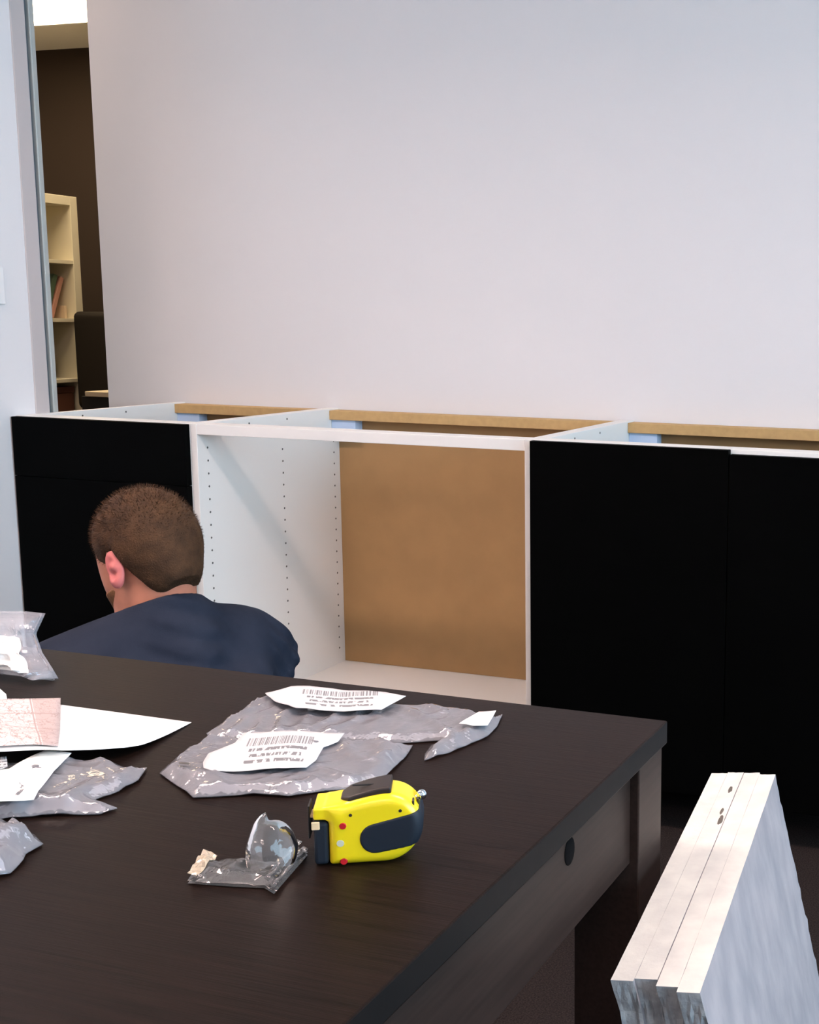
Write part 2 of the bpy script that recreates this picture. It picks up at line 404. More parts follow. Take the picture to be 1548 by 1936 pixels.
# ================================================================== CABINETS
ZB0, ZB1 = .108, .126
def holes(name, parent, x, pts, r=.0026):
    bm = bmesh.new()
    for (y, z) in pts:
        n = 10; vs_ = [bm.verts.new((x, y + r * math.cos(i * math.tau / n), z + r * math.sin(i * math.tau / n))) for i in range(n)]
        c2 = [bm.verts.new((x - .0004, y + r * 1.1 * math.cos(i * math.tau / n), z + r * 1.1 * math.sin(i * math.tau / n))) for i in range(n)]
        bm.faces.new(vs_)
        for i in range(n): bm.faces.new((vs_[i], vs_[(i + 1) % n], c2[(i + 1) % n], c2[i]))
    me = bpy.data.meshes.new(name); bm.to_mesh(me); bm.free()
    return tag(link(name, me, M_hole, parent), kind='stuff')
def cabinet(name, xa, xb, label, back=M_fibre):
    e = empty(name, ((xa + xb) / 2, D / 2, 0), label, 'cabinet')
    ox, oy = (xa + xb) / 2, D / 2
    def b(n, lo, hi, m, bv=.001): return box(n, (lo[0] - ox, lo[1] - oy, lo[2]), (hi[0] - ox, hi[1] - oy, hi[2]), m, e, bv)
    g = .0004
    b('side_panel', (xa + g, 0, ZB0), (xa + T, D - .001, ZT), M_white)
    b('side_panel', (xb - T, 0, ZB0), (xb - g, D - .001, ZT), M_white)
    b('bottom_panel', (xa + T, .001, ZB0), (xb - T, D - .004, ZB1), M_white)
    b('back_panel', (xa + T + .0005, D - .0035, ZB1), (xb - T - .0005, D - .001, ZT - .006), back, 0)
    b('front_rail', (xa + T, .0008, .846), (xb - T, .055, ZT - .0008), M_white)
    b('back_rail', (xa + T, .557, .842), (xb - T, D - .0038, .868), M_rawedge)
    for x in (xa + T + .0005, xb - T - .0785):
        b('mounting_bracket', (x, .566, .790), (x + .078, .6018, .8418), M_bracket)
    for x in (xa + .07, xb - .07):
        for y in (.07, D - .08):
            cyl('leg', (x - ox, y - oy, .0), (x - ox, y - oy, ZB0), .024, .018, M_plastic_black, e, 16)
    zs = [.747 - .032 * k for k in range(-2, 19)]
    holes('shelf_pin_holes', e, xa + T + .0005 - ox, [(y - oy, z) for y in (.037, .3355, .575) for z in zs] + [(.20 - oy, .858), (.36 - oy, .858)])
    return e, ox, oy
c1, ox, oy = cabinet('base_cabinet', 0, X1, 'white base cabinet with black drawer fronts against the left wall')
zt = ZT - .0015
for h in (.1495, .6100):
    d_ = box('drawer_front', (.0015 - ox, -.0195 - oy, zt - h), (X1 - .0015 - ox, -.0006 - oy, zt), M_black, c1, .0012)
    zt -= h + .0012
c2, ox, oy = cabinet('base_cabinet', X1, X2, 'open white base cabinet with brown back panel and no front')
c3, ox, oy = cabinet('base_cabinet', X2, X3, 'white base cabinet with two large black doors beside the foam boards')
c3['label'] = 'white base cabinet closed by two large black doors, rightmost in the row'
xm = (X2 + X3) / 2
box('door', (X2 + .003 - ox, -.0195 - oy, ZB0), (xm - .0012 - ox, -.0006 - oy, ZT - .001), M_black, c3, .0012)
box('door', (xm + .0012 - ox, -.0195 - oy, ZB0 - .009), (X3 - .003 - ox, -.0006 - oy, ZT - .010), M_black, c3, .0012)

# ================================================================== TABLE
TX, TY, TZ = 2.2002, -1.3462, .735
TL, TWd = 1.50, .76
tb = empty('work_table', (TX - TL / 2, TY - TWd / 2, 0), 'black-brown wooden table covered with bags and paper in the foreground', 'table')
hx, hy = TL / 2, TWd / 2
tt_ = box('table_top', (-hx, -hy, TZ - .024), (hx, hy, TZ), M_desk, tb, .0015)
tt_.data.materials.append(M_desk_dark)                      # darker tone on the slab's side faces
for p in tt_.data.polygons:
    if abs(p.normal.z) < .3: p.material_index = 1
LW = .068
for sx in (-1, 1):
    for sy in (-1, 1):
        xa, xb = sorted((sx * (hx - .003), sx * (hx - .003 - LW))); ya, yb = sorted((sy * (hy - .008), sy * (hy - .008 - LW)))
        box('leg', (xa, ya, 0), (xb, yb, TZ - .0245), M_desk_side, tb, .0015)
for sx in (-1, 1):
    xa, xb = sorted((sx * (hx - .012), sx * (hx - .032)))
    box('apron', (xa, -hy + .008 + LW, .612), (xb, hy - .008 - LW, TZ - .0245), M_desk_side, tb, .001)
for sy in (-1, 1):
    ya, yb = sorted((sy * (hy - .018), sy * (hy - .038)))
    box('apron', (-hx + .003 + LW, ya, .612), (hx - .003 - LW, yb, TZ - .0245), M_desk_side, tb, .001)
# dark oval spot low on the side apron
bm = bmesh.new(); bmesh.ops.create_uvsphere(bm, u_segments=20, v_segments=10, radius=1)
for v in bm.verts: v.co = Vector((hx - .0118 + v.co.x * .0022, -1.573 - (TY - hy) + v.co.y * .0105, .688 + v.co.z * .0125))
me = bpy.data.meshes.new('oval_mark'); bm.to_mesh(me); bm.free()
link('oval_mark', me, M_oval, tb)

# ================================================================== BOARDS leaning beside the table
ang = math.atan2(.061, .488) * 1.0             # long direction, a little off the table edge
lean = math.radians(13.5)
p_near = np.array([2.2415, -1.612]); p_far = np.array([2.1845, -1.128])
Ld = np.linalg.norm(p_far - p_near); ey = (p_far - p_near) / Ld; ex = np.array([ey[1], -ey[0]])
BT = .0192; TOPZ = .60
rng = random.Random(3)
def board(i, x0, thick, y0, y1, label):
    """local frame: x across the stack, y along the top edge, z up the leaning board (0 at the top edge)"""
    HZ = TOPZ / math.cos(lean)
    ny, nz, nx = 26, 60, 6
    e = empty('packing_board', (0, 0, 0), label, 'board', 'cream boards leaning beside the table')
    bm = bmesh.new(); grid = {}
    def rag(k, z, x, s):
        return s * (.5 + .5 * noise.noise(Vector((x * 130 + 7 * k, z * 110, 3.3 * k)))) + s * .5 * noise.noise(Vector((x * 330, z * 330, k + 9.1 * i)))
    for a in range(nx + 1):
        for b_ in range(ny + 1):
            for c in range(nz + 1):
                if not (a in (0, nx) or b_ in (0, ny) or c in (0, nz)): continue
                x = x0 + thick * a / nx; f = b_ / ny; z = -HZ * c / nz
                y = y0 + (y1 - y0) * f
                dz = min(1, (-z) / .03)
                if b_ == 0: y += rag(1, z, x, .008) * dz
                if b_ == ny: y -= rag(2, z, x, .010) * (.3 + .7 * dz)
                zz = z
                if c == 0: zz += -.0006 * abs(noise.noise(Vector((0, y * 60, 0))))
                if a in (0, nx) and c > 1: x += .0006 * noise.noise(Vector((y * 40, z * 40, a + i)))
                # flush against the floor when tilted
                zz -= .68 * math.tan(lean) * x
                if c == nz: zz = (.0006 - TOPZ - math.sin(lean) * x) / math.cos(lean)
                grid[a, b_, c] = bm.verts.new((x, y, zz))
    def quad(k, mi):
        try: f = bm.faces.new([grid[q] for q in k]); f.material_index = mi
        except ValueError: pass
    for b_ in range(ny):
        for c in range(nz):
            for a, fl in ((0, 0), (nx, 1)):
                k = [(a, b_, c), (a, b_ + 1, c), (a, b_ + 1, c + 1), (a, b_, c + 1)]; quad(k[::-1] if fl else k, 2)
    for a in range(nx):
        for c in range(nz):
            for b_, fl in ((0, 0), (ny, 1)):
                k = [(a, b_, c), (a + 1, b_, c), (a + 1, b_, c + 1), (a, b_, c + 1)]; quad(k if fl else k[::-1], 1)
        for b_ in range(ny):
            for c, fl in ((0, 1), (nz, 0)):
                k = [(a, b_, c), (a + 1, b_, c), (a + 1, b_ + 1, c), (a, b_ + 1, c)]; quad(k if fl else k[::-1], 0)
    bmesh.ops.recalc_face_normals(bm, faces=bm.faces[:])
    me = bpy.data.meshes.new('board_body'); bm.to_mesh(me); bm.free()
    for m in (M_board, M_board_end, M_board_shade): me.materials.append(m)
    link('board_body', me, None, e)
    cl, sl_ = math.cos(lean), math.sin(lean)
    # x axis: across, tipped so the right side faces up a little;  z axis: up the board, leaning to the table
    X = np.array([ex[0] * cl, ex[1] * cl, sl_]); Z = np.array([-ex[0] * sl_, -ex[1] * sl_, cl]); Y = np.array([ey[0], ey[1], 0])
    e.matrix_world = Matrix(((X[0], Y[0], Z[0], p_near[0]), (X[1], Y[1], Z[1], p_near[1]), (X[2], Y[2], Z[2], TOPZ), (0, 0, 0, 1)))
    return e
lab = ['cream board leaning beside the table, leftmost of the four', 'cream board, second from the table in the leaning stack',
       'cream board, third from the table in the leaning stack', 'cream board with exposed side coloured as in shade, farthest from the table']
ends = [(.000, Ld), (.004, Ld + .004), (-.006, Ld + .003), (-.014, Ld - .002)]
BRDS = []
for i in range(4):
    BRDS.append(board(i, i * BT + (.0007 if i == 2 else .0001), BT - (.0008 if i == 2 else .0002), ends[i][0], ends[i][1], lab[i]))
def spot(e, i, x, y, sx, sy, name='dark_spot'):
    bm = bmesh.new(); bmesh.ops.create_uvsphere(bm, u_segments=10, v_segments=6, radius=1)
    for v in bm.verts:
        n_ = 1 + .5 * noise.noise(v.co * 2 + Vector((i, 0, 0))); xx = x + v.co.x * sx * n_; v.co = Vector((xx, y + v.co.y * sy * n_, v.co.z * .0006 - .68 * math.tan(lean) * xx))
    me = bpy.data.meshes.new(name); bm.to_mesh(me); bm.free(); link(name, me, M_smudge, e)
spot(BRDS[1], 1, BT * 1.62, Ld - .055, .0022, .010); spot(BRDS[1], 2, BT * 1.80, Ld - .145, .0026, .013); spot(BRDS[1], 5, BT * 1.66, Ld - .12, .0016, .010)

# ================================================================== SHEETS AND BAGS ON THE TABLE
def tpoly(px, z=TZ): return [on(u, v, 2, z)[:2] for u, v in px]
def crumple(seed, amp, freq):
    r = random.Random(seed); W_ = [(r.uniform(0, math.tau), freq * r.uniform(.45, 1.3), r.uniform(0, 9), r.uniform(.4, 1)) for _ in range(6)]
    def f(x, y):
        h = .35 * (.5 + .5 * noise.noise(Vector((x * 22, y * 22, seed * 1.7))))
        for n_, (a, fr, ph, am) in enumerate(W_):
            wp = .9 * noise.noise(Vector((x * 14, y * 14, seed + 3.1 * n_)))
            t = (x * math.cos(a) + y * math.sin(a)) * fr + ph + wp; t -= math.floor(t)
            m_ = max(0, .15 + 1.3 * noise.noise(Vector((x * 19 + 5 * n_, y * 19, seed * .7))))
            h += am * m_ * (1 - abs(2 * t - 1)) ** 2.5
        return amp * min(h, 1.3)
    return f
def seg_dist(p, a, b):
    ab = b - a; L2 = ab @ ab; t = 0 if L2 == 0 else max(0, min(1, ((p - a) @ ab) / L2)); return np.linalg.norm(p - a - t * ab)
def inside(p, poly):
    c = False; n = len(poly); j = n - 1
    for i in range(n):
        if (poly[i][1] > p[1]) != (poly[j][1] > p[1]) and p[0] < (poly[j][0] - poly[i][0]) * (p[1] - poly[i][1]) / (poly[j][1] - poly[i][1]) + poly[i][0]: c = not c
        j = i
    return c
def triangulate(poly, sp, seed=0):
    poly = [np.array(p, float) for p in poly]; B_ = []
    for i in range(len(poly)):
        a, b = poly[i], poly[(i + 1) % len(poly)]; n = max(1, int(np.linalg.norm(b - a) / sp))
        for k in range(n): B_.append(a + (b - a) * k / n)
    r = random.Random(seed); lo = np.min(poly, 0); hi = np.max(poly, 0); P = []
    y = lo[1]; row = 0
    while y < hi[1]:
        x = lo[0] + (row % 2) * sp / 2
        while x < hi[0]:
            q = np.array((x + r.uniform(-.25, .25) * sp, y + r.uniform(-.25, .25) * sp))
            if inside(q, poly) and min(seg_dist(q, poly[i], poly[(i + 1) % len(poly)]) for i in range(len(poly))) > sp * .45: P.append(q)
            x += sp
        y += sp * .87; row += 1
    allp = [Vector(q) for q in B_ + P]; nb = len(B_)
    v, e, f, *_ = delaunay_2d_cdt(allp, [(i, (i + 1) % nb) for i in range(nb)], [], 1, 1e-7)
    V = [np.array((q.x, q.y)) for q in v]
    dist = [min(seg_dist(q, poly[i], poly[(i + 1) % len(poly)]) for i in range(len(poly))) for q in V]
    return V, [tuple(t) for t in f], dist
def add_uv(me, fn):
    uv = me.uv_layers.new(name='UVMap')
    for l in me.loops: uv.data[l.index].uv = fn(me.vertices[l.vertex_index].co)
def sheet(name, poly, h, m, parent, sp=.006, uvaxes=None, thick=.0004, org=(0, 0), smooth=True):
    """one thin sheet over the table; h(x,y,edge distance) gives its height above the table top"""
    V, Fc, Ds = triangulate(poly, sp); n = len(V)
    top = [(q[0] - org[0], q[1] - org[1], h(q[0], q[1], d)) for q, d in zip(V, Ds)]
    bot = [(a, b, c - thick) for a, b, c in top]
    faces = [t for t in Fc] + [tuple(n + i for i in t[::-1]) for t in Fc]
    from collections import Counter
    ec = {}
    for t in Fc:
        for i in range(3):
            a, b = t[i], t[(i + 1) % 3]; ec[a, b] = 1
    for (a, b) in list(ec):
        if (b, a) not in ec: faces.append((b, a, n + a, n + b))
    o = pydata(name, top + bot, faces, m, parent, smooth)
    if uvaxes is not None:
        O, U, Vv = [np.array(q, float) for q in uvaxes]
        Mx = np.linalg.inv(np.stack([U - O, Vv - O], 1))
        add_uv(o.data, lambda c: tuple(Mx @ (np.array((c.x + org[0], c.y + org[1])) - O)))
    return o
def bag(label, px, thick, amp, freq, seed, sp=.004, z0=0.0, raise_fn=None, m=M_film):
    poly = tpoly(px); c = np.mean(poly, 0)
    e = empty('plastic_bag', (c[0], c[1], TZ), label, 'bag', 'plastic bags on the table')
    cr = crumple(seed, amp, freq)
    def h(x, y, d):
        t = min(1, d / .012); t = t * t * (3 - 2 * t)
        return .0012 + z0 + (raise_fn(x, y) if raise_fn else 0) + t * thick + (.25 + .75 * t) * cr(x, y)
    cr2 = crumple(seed + 50, amp * .3, freq * .8)
    def hb(x, y, d):
        t = min(1, d / .012)
        return .0007 + z0 + (raise_fn(x, y) if raise_fn else 0) + (.25 + .75 * 0) * cr(x, y) * (1 - t) + t * cr2(x, y) * .4
    sheet('top_film', poly, h, m, e, sp * .85, org=c, smooth=True, thick=.0001)
    sheet('bottom_film', poly, hb, m, e, sp * 1.6, org=c, smooth=False, thick=.0001)
    LABZ[0] = .0012 + z0 + thick + amp * .72
    return e, h, c, poly
LABZ = [.01]
def lab_on(e, h, c, px, m, lift=.0012, uvpx=None, name='label', extra=None, sp=.006):
    poly = tpoly(px)
    # the label bridges the creases: average the film height around each point
    def hh(x, y, d):
        return LABZ[0] + lift + .0012 * math.sin(x * 70 + y * 40) + .12 * (h(x, y, .02) - LABZ[0]) + (extra(x, y) if extra else 0)
    ax = tpoly(uvpx) if uvpx else None
    return sheet(name, poly, hh, m, e, sp, ax, org=c)

back_px = [(390, 1390), (430, 1365), (480, 1330), (520, 1320), (600, 1323), (760, 1338), (860, 1345), (912, 1356), (935, 1360), (950, 1353), (940, 1375), (922, 1394), (890, 1408), (850, 1425), (802, 1440), (803, 1428), (815, 1412), (840, 1402), (760, 1407), (700, 1404), (560, 1402), (450, 1402), (400, 1402)]
e, h, c, _ = bag('large clear plastic bag with barcode label, farther one behind the tape measure', back_px, .005, .0065, 42, 11)
pb = tpoly([(740, 1366)])[0]
lab_on(e, h, c, [(502, 1334), (552, 1323), (620, 1325), (768, 1340), (722, 1370), (640, 1369), (560, 1366), (522, 1352)], M_label, .004, [(505, 1366), (740, 1372), (520, 1320)])
lab_on(e, h, c, [(868, 1391), (905, 1366), (938, 1362), (922, 1391), (895, 1394)], M_paper, .001, name='paper_flap')
front_px = [(302, 1465), (335, 1435), (388, 1404), (450, 1407), (560, 1407), (700, 1410), (780, 1412), (768, 1432), (745, 1455), (720, 1480), (660, 1495), (600, 1500), (545, 1509), (480, 1505), (365, 1511), (340, 1492)]
e, h, c, _ = bag('large clear plastic bag with barcode label, nearer one touching the tape measure', front_px, .0055, .0065, 44, 23)
lab_on(e, h, c, [(385, 1470), (395, 1452), (445, 1428), (462, 1408), (652, 1409), (640, 1425), (612, 1436), (598, 1462), (580, 1477), (540, 1481), (400, 1484), (386, 1480)], M_label, .002, [(390, 1485), (600, 1482), (430, 1405)])
hp = tpoly([(350, 1467)])[0]
o = sheet('hang_hole', [hp + .006 * np.array((math.cos(a * .628), .45 * math.sin(a * .628))) for a in range(10)], lambda x, y, d: h(x, y, .02) + .003, M_hole, e, .004, org=c)
mid_px = [(-70, 1470), (0, 1455), (90, 1445), (215, 1447), (250, 1460), (278, 1455), (262, 1480), (225, 1500), (180, 1515), (222, 1532), (190, 1542), (80, 1545), (0, 1552), (-70, 1556)]
e, h, c, _ = bag('clear plastic bag with white label band in front of the white sheet', mid_px, .006, .008, 46, 31)
lab_on(e, h, c, [(-70, 1512), (20, 1490), (60, 1464), (90, 1449), (137, 1456), (105, 1490), (75, 1530), (66, 1547), (0, 1551), (-70, 1554)], M_sheet, .004, [(-70, 1545), (260, 1545), (-30, 1420)])
lab_on(e, h, c, [(-70, 1468), (15, 1462), (17, 1484), (-70, 1506)], M_label, .002, [(-70, 1500), (40, 1490), (-70, 1460)], sp=.005)
low_px = [(-80, 1540), (-10, 1556), (12, 1562), (30, 1580), (65, 1583), (82, 1600), (50, 1618), (45, 1632), (20, 1655), (-80, 1685)]
e, h, c, _ = bag('crumpled clear plastic bag, nearest one at the left edge of the table', low_px, .010, .012, 44, 43)

# white sheet and printed manual
tip = tpoly([(362, 1367)])[0]; far = tpoly([(115, 1336)])[0]; near = tpoly([(150, 1437)])[0]
e1 = (far - tip) / np.linalg.norm(far - tip); e2 = (near - tip) / np.linalg.norm(near - tip)
def hs(x, y, d):
    q = np.array((x, y)) - tip; s = max(0, q @ e2); t = max(0, -(q @ np.array((-e1[1], e1[0])) * (1 if (e2 @ np.array((-e1[1], e1[0]))) > 0 else -1)))
    n_ = np.array((-e1[1], e1[0])); n_ = n_ if n_ @ e2 > 0 else -n_
    b = max(0, q @ n_)
    return .0008 + .024 * min(1, s / .16) ** 1.5 * min(1, b / .12) ** 1.5 + .0015 * math.sin(s * 30)
sheet_px = [(362, 1367), (115, 1336), (-80, 1318), (-80, 1473), (0, 1470), (120, 1462), (200, 1447), (270, 1420), (320, 1392)]
c = np.array(tip)
sp_ = sheet('paper_sheet', tpoly(sheet_px), lambda x, y, d: hs(x, y, d), M_sheet, None, .009, tpoly([(0, 1450), (360, 1450), (0, 1330)]), org=c)
sp_.location = (c[0], c[1], TZ); tag(sp_, 'blank white paper sheet with curled edge lying on the table', 'paper')
man_px = [(-80, 1332), (0, 1328), (115, 1327), (113, 1456), (0, 1464), (-80, 1467)]
c = np.array(tpoly([(0, 1440)])[0])
mn = sheet('instruction_booklet', tpoly(man_px), lambda x, y, d: max(hs(x, y, d), 0) + .0016 + .001 * (.5 + .5 * math.sin(x * 60)), M_manual, None, .008, tpoly([(-80, 1445), (117, 1441), (-80, 1328)]), org=c)
mn.location = (c[0], c[1], TZ); tag(mn, 'printed instruction page with pinkish line drawings lying on the white sheet', 'booklet')
fp = [(-80, 1310), (0, 1311), (12, 1320), (14, 1329), (-80, 1333)]
c = np.array(tpoly([(0, 1320)])[0])
fs = sheet('paper_scrap', tpoly(fp), lambda x, y, d: .0065 + .002 * math.sin(x * 40), M_paper, None, .008, org=c)
fs.location = (c[0], c[1], TZ); tag(fs, 'small white paper corner above the instruction page at the left edge', 'paper')

# upright crumpled bag at the far left
rows = [([(-70, 1160), (0, 1157), (45, 1157), (82, 1161)], -1.415), ([(-70, 1190), (0, 1188), (40, 1190), (64, 1200)], -1.428), ([(-70, 1225), (0, 1225), (48, 1228), (76, 1235)], -1.438),
        ([(-70, 1258), (0, 1260), (62, 1265), (97, 1268)], -1.452), ([(-70, 1270), (0, 1277), (65, 1288), (108, 1289)], -1.449)]
G = np.array([[on(u, v, 1, y) for u, v in r] for r, y in rows])
G[-1, :, 2] = TZ + .001
def gsample(s, t):
    a = s * (len(G) - 1); b = t * 3; i = min(int(a), len(G) - 2); j = min(int(b), 2); fa, fb = a - i, b - j
    return (G[i, j] * (1 - fa) * (1 - fb) + G[i + 1, j] * fa * (1 - fb) + G[i, j + 1] * (1 - fa) * fb + G[i + 1, j + 1] * fa * fb)
c = np.array((G[-1].mean(0)[0], G[-1].mean(0)[1], TZ))
e = empty('plastic_bag', tuple(c), 'crumpled clear plastic bag standing upright at the far left table corner', 'bag', 'plastic bags on the table')
cr = crumple(77, .016, 30)
def film_grid(name, side, m, s0, s1, t0, t1, off=0.0, n=26, k=22):
    vs_, fs_ = [], []
    for i in range(n + 1):
        for j in range(k + 1):
            s = s0 + (s1 - s0) * i / n; t = t0 + (t1 - t0) * j / k
            p = gsample(s, t); ed = min(1, min(s, 1 - s, (1 - t)) / .12)
            dsp = (.014 * ed + cr(s * .12, t * .16) * ed - .004)
            p = p + np.array((.25, -1, .05)) * (dsp * side + off)
            p[2] = max(p[2], TZ + .0008)
            vs_.append(p - c)
    for i in range(n):
        for j in range(k): a = i * (k + 1) + j; fs_.append((a, a + k + 1, a + k + 2, a + 1))
    return pydata(name, vs_, fs_, m, e)
film_grid('front_film', 1, M_film, 0, 1, 0, 1); film_grid('back_film', -.6, M_film, 0, 1, 0, 1)
lb = film_grid('label', 1, M_paper, .30, .74, .0, .80, .0015)

# small zip bag
zpx = [(355, 1672), (388, 1627), (412, 1633), (470, 1637), (520, 1640), (563, 1610), (582, 1618), (518, 1692), (500, 1681), (440, 1678)]
poly = tpoly(zpx); c = np.mean(poly, 0)
e = empty('zip_bag', (c[0], c[1], TZ), 'small clear zip bag with curled flap in front of the tape measure', 'bag')
cr = crumple(5, .006, 40)
hz = lambda x, y, d: .0012 + .004 * min(1, d / .01) + cr(x, y) * .8
sheet('top_film', poly, hz, M_film_clear, e, .005, org=c, smooth=False, thick=.0001)
sheet('bottom_film', poly, lambda x, y, d: .0008, M_film_clear, e, .01, org=c, thick=.0001)
sheet('heat_seal', tpoly([(355, 1672), (388, 1627), (412, 1633), (405, 1648), (372, 1676)]), lambda x, y, d: hz(x, y, .02) + .001 + .0008 * math.sin(x * 1500), M_film_heat, e, .003, org=c, smooth=False)
sheet('zip_strip', tpoly([(500, 1681), (563, 1610), (572, 1613), (508, 1686)]), lambda x, y, d: hz(x, y, .02) + .0015, M_film_seal, e, .006, org=c)
sheet('seal_edge', tpoly([(510, 1687), (574, 1614), (583, 1618), (519, 1692)]), lambda x, y, d: hz(x, y, .004) + .0012, M_film_seal, e, .006, org=c)
vs_, fs_ = [], []
cb = on(512, 1648, 2, TZ)
r_im = CR[0] / np.linalg.norm(CR[0]); axd = np.array((-.30 * r_im[0] + .12, -.3 * r_im[1] + .35, .88)); axd /= np.linalg.norm(axd)
bx2 = np.cross(axd, (0, 0, 1.)); bx2 /= np.linalg.norm(bx2); by2 = np.cross(bx2, axd)
nA, nL = 36, 14
for i in range(nL + 1):
    for j in range(nA + 1):
        a = math.radians(-70 + 320 * j / nA); f = i / nL; el = math.radians(-8 + 92 * f)
        rad = .0185 * math.cos(el) ** .7 * (1 + .10 * math.sin(3 * a + f * 4)) * (1 + .12 * j / nA) * (.75 + .25 * min(1, f * 3))
        tipx = .006 * max(0, math.cos(a - 2.6)) ** 6 * f
        p = cb + axd * (.003 + .034 * math.sin(el) + tipx) + bx2 * rad * math.cos(a) + by2 * rad * .8 * math.sin(a)
        p[2] = max(p[2], TZ + .003)
        vs_.append(p - np.array((c[0], c[1], TZ)))
for i in range(nL):
    for j in range(nA): a = i * (nA + 1) + j; fs_.append((a, a + 1, a + nA + 2, a + nA + 1))
pydata('curled_flap', vs_, fs_, M_film_clear, e, True)

# ================================================================== TAPE MEASURE
tp = empty('tape_measure', (2.0736, -1.7551, TZ), 'yellow tape measure with black grip pad standing on the table', 'tape measure')
uu = np.array((.883, .467)); uu /= np.linalg.norm(uu); nn = np.array((uu[1], -uu[0]))   # toward the viewer
tp.matrix_world = Matrix(((uu[0], -nn[0], 0, 2.0736), (uu[1], -nn[1], 0, -1.7551), (0, 0, 1, TZ), (0, 0, 0, 1))) @ Matrix.Scale(.93, 4)
# local x = length, y = away from the viewer (front face y=0), z = up
TT, TLn, TH = .040, .0725, .0575
def prof(U, Wz, off=0.0):
    """2-D distance to the D-shaped case outline"""
    cx_, cz_ = TLn / 2, TH / 2; px_, pz_ = U - cx_, Wz - cz_
    r = np.where(px_ > 0, np.where(pz_ > 0, .026, .030), np.where(pz_ > 0, .006, .003))
    qx, qz = np.abs(px_) - cx_ + r, np.abs(pz_) - cz_ + r
    d = np.minimum(np.maximum(qx, qz), 0) + np.sqrt(np.maximum(qx, 0) ** 2 + np.maximum(qz, 0) ** 2) - r
    # top falls away towards the mouth
    slope = (Wz - (TH - .010 * np.clip((.045 - U) / .045, 0, 1) ** 1.5)) * .97
    return np.maximum(d, slope)
def extr(d2, yv, t, rd):
    a, b = d2 + rd, np.abs(yv - t / 2) - t / 2 + rd
    return np.minimum(np.maximum(a, b), 0) + np.sqrt(np.maximum(a, 0) ** 2 + np.maximum(b, 0) ** 2) - rd
def case_field(P): return extr(prof(P[..., 0], P[..., 2]), P[..., 1], TT, .008)
s_ = SDF((-.014, -.004, -.003), (.078, .046, .062), .0011); P = s_.grid()
dcase = case_field(P)
lip = np.stack([np.abs(P[..., 0] + .001) - .009, np.abs(P[..., 1] - TT / 2) - .016, np.abs(P[..., 2] - .0435) - .0035], -1)
dlip = np.linalg.norm(np.maximum(lip, 0), axis=-1) + np.minimum(lip.max(-1), 0) - .0015
k = .006; hh_ = np.clip(.5 + .5 * (dcase - dlip) / k, 0, 1); d_ = dcase * (1 - hh_) + dlip * hh_ - k * hh_ * (1 - hh_)
s_.D = d_.astype(np.float32); s_.obj('case', M_yellow, tp)
# grip pad
s_ = SDF((.015, -.004, -.003), (.078, .046, .062), .0009); P = s_.grid()
def ucap(U, Wz, a, b, ra, rb):
    a = np.array(a); b = np.array(b); ab = b - a; t = np.clip(((U - a[0]) * ab[0] + (Wz - a[1]) * ab[1]) / (ab @ ab), 0, 1)
    return np.hypot(U - a[0] - t * ab[0], Wz - a[1] - t * ab[1]) - (ra + (rb - ra) * t)
reg = ucap(P[..., 0], P[..., 2], (.0365, .0220), (.080, .0305), .0122, .0138)
shell = np.maximum(case_field(P) - .0011, -(case_field(P) + .002))
s_.D = np.maximum(np.maximum(shell, reg), P[..., 1] - .036).astype(np.float32); s_.obj('grip_pad', M_navy, tp)
# mouth end: dark grip, hook, blade tip
box('mouth_grip', (-.0115, .003, .0008), (-.0002, TT - .003, .0365), M_navy, tp, .003, 3)
box('end_hook', (-.0165, .012, .020), (-.0150, .030, .047), M_plastic_black, tp, .0005)
box('blade', (-.0150, .014, .0365), (.004, .028, .0385), M_cream, tp, .0004)
box('blade_tip', (-.0128, .0015, .0310), (-.0065, .0031, .0375), M_cream, tp, .0006)
# lock on top
s_ = SDF((.004, .004, .040), (.056, .040, .066), .0010); P = s_.grid()
U = P[..., 0]; topz = TH - .010 * np.clip((.045 - U) / .045, 0, 1) ** 1.5
lk = np.stack([np.abs(U - .0290) - .0185, np.abs(P[..., 1] - .0205) - (.0135 * np.clip((U - .004) / .012, .3, 1)), np.abs(P[..., 2] - topz) - (.0012 + .0022 * np.clip((U - .01) / .04, 0, 1))], -1)
s_.D = (np.linalg.norm(np.maximum(lk, 0), axis=-1) + np.minimum(lk.max(-1), 0) - .0015).astype(np.float32)
lkO = s_.obj('lock_button', M_lock, tp)
box('groove', (.018, .0185, TH + .0022), (.036, .0205, TH + .0030), M_plastic_black, lkO)
# rivets and marks on the face
def disc(name, u, w, r, m, dep=.0012, n=18): return cyl(name, (u, .0008, w), (u, -dep, w), r, r * .8, m, tp, n)
disc('rivet', .0115, .0340, .0030, M_red); disc('rivet', .0115, .0042, .0030, M_red, .0006)
disc('glare_dot', .0092, .0195, .0034, M_glare, .0003)  # pale disc paints a spot of glare on the case
disc('screw', .0175, .0425, .0016, M_lock, .0002); disc('screw', .0560, .0440, .0016, M_lock, .0002)
for k in range(2):
    box('slot', (.0652 + .0032 * k, .004 + .010 * k, .0445 - .002 * k), (.0668 + .0032 * k, .012 + .010 * k, .0500 - .002 * k), M_lock, tp, .0004)
bm = bmesh.new(); bmesh.ops.create_icosphere(bm, subdivisions=3, radius=.0042); bm.transform(Matrix.Translation((.0722, .020, .0490)))
me = bpy.data.meshes.new('metal_knob'); bm.to_mesh(me); bm.free(); me.polygons.foreach_set('use_smooth', [True] * len(me.polygons)); link('metal_knob', me, M_chrome, tp)
cyl('knob_stem', (.066, .020, .0460), (.0715, .020, .0487), .002, .002, M_chrome, tp, 12)

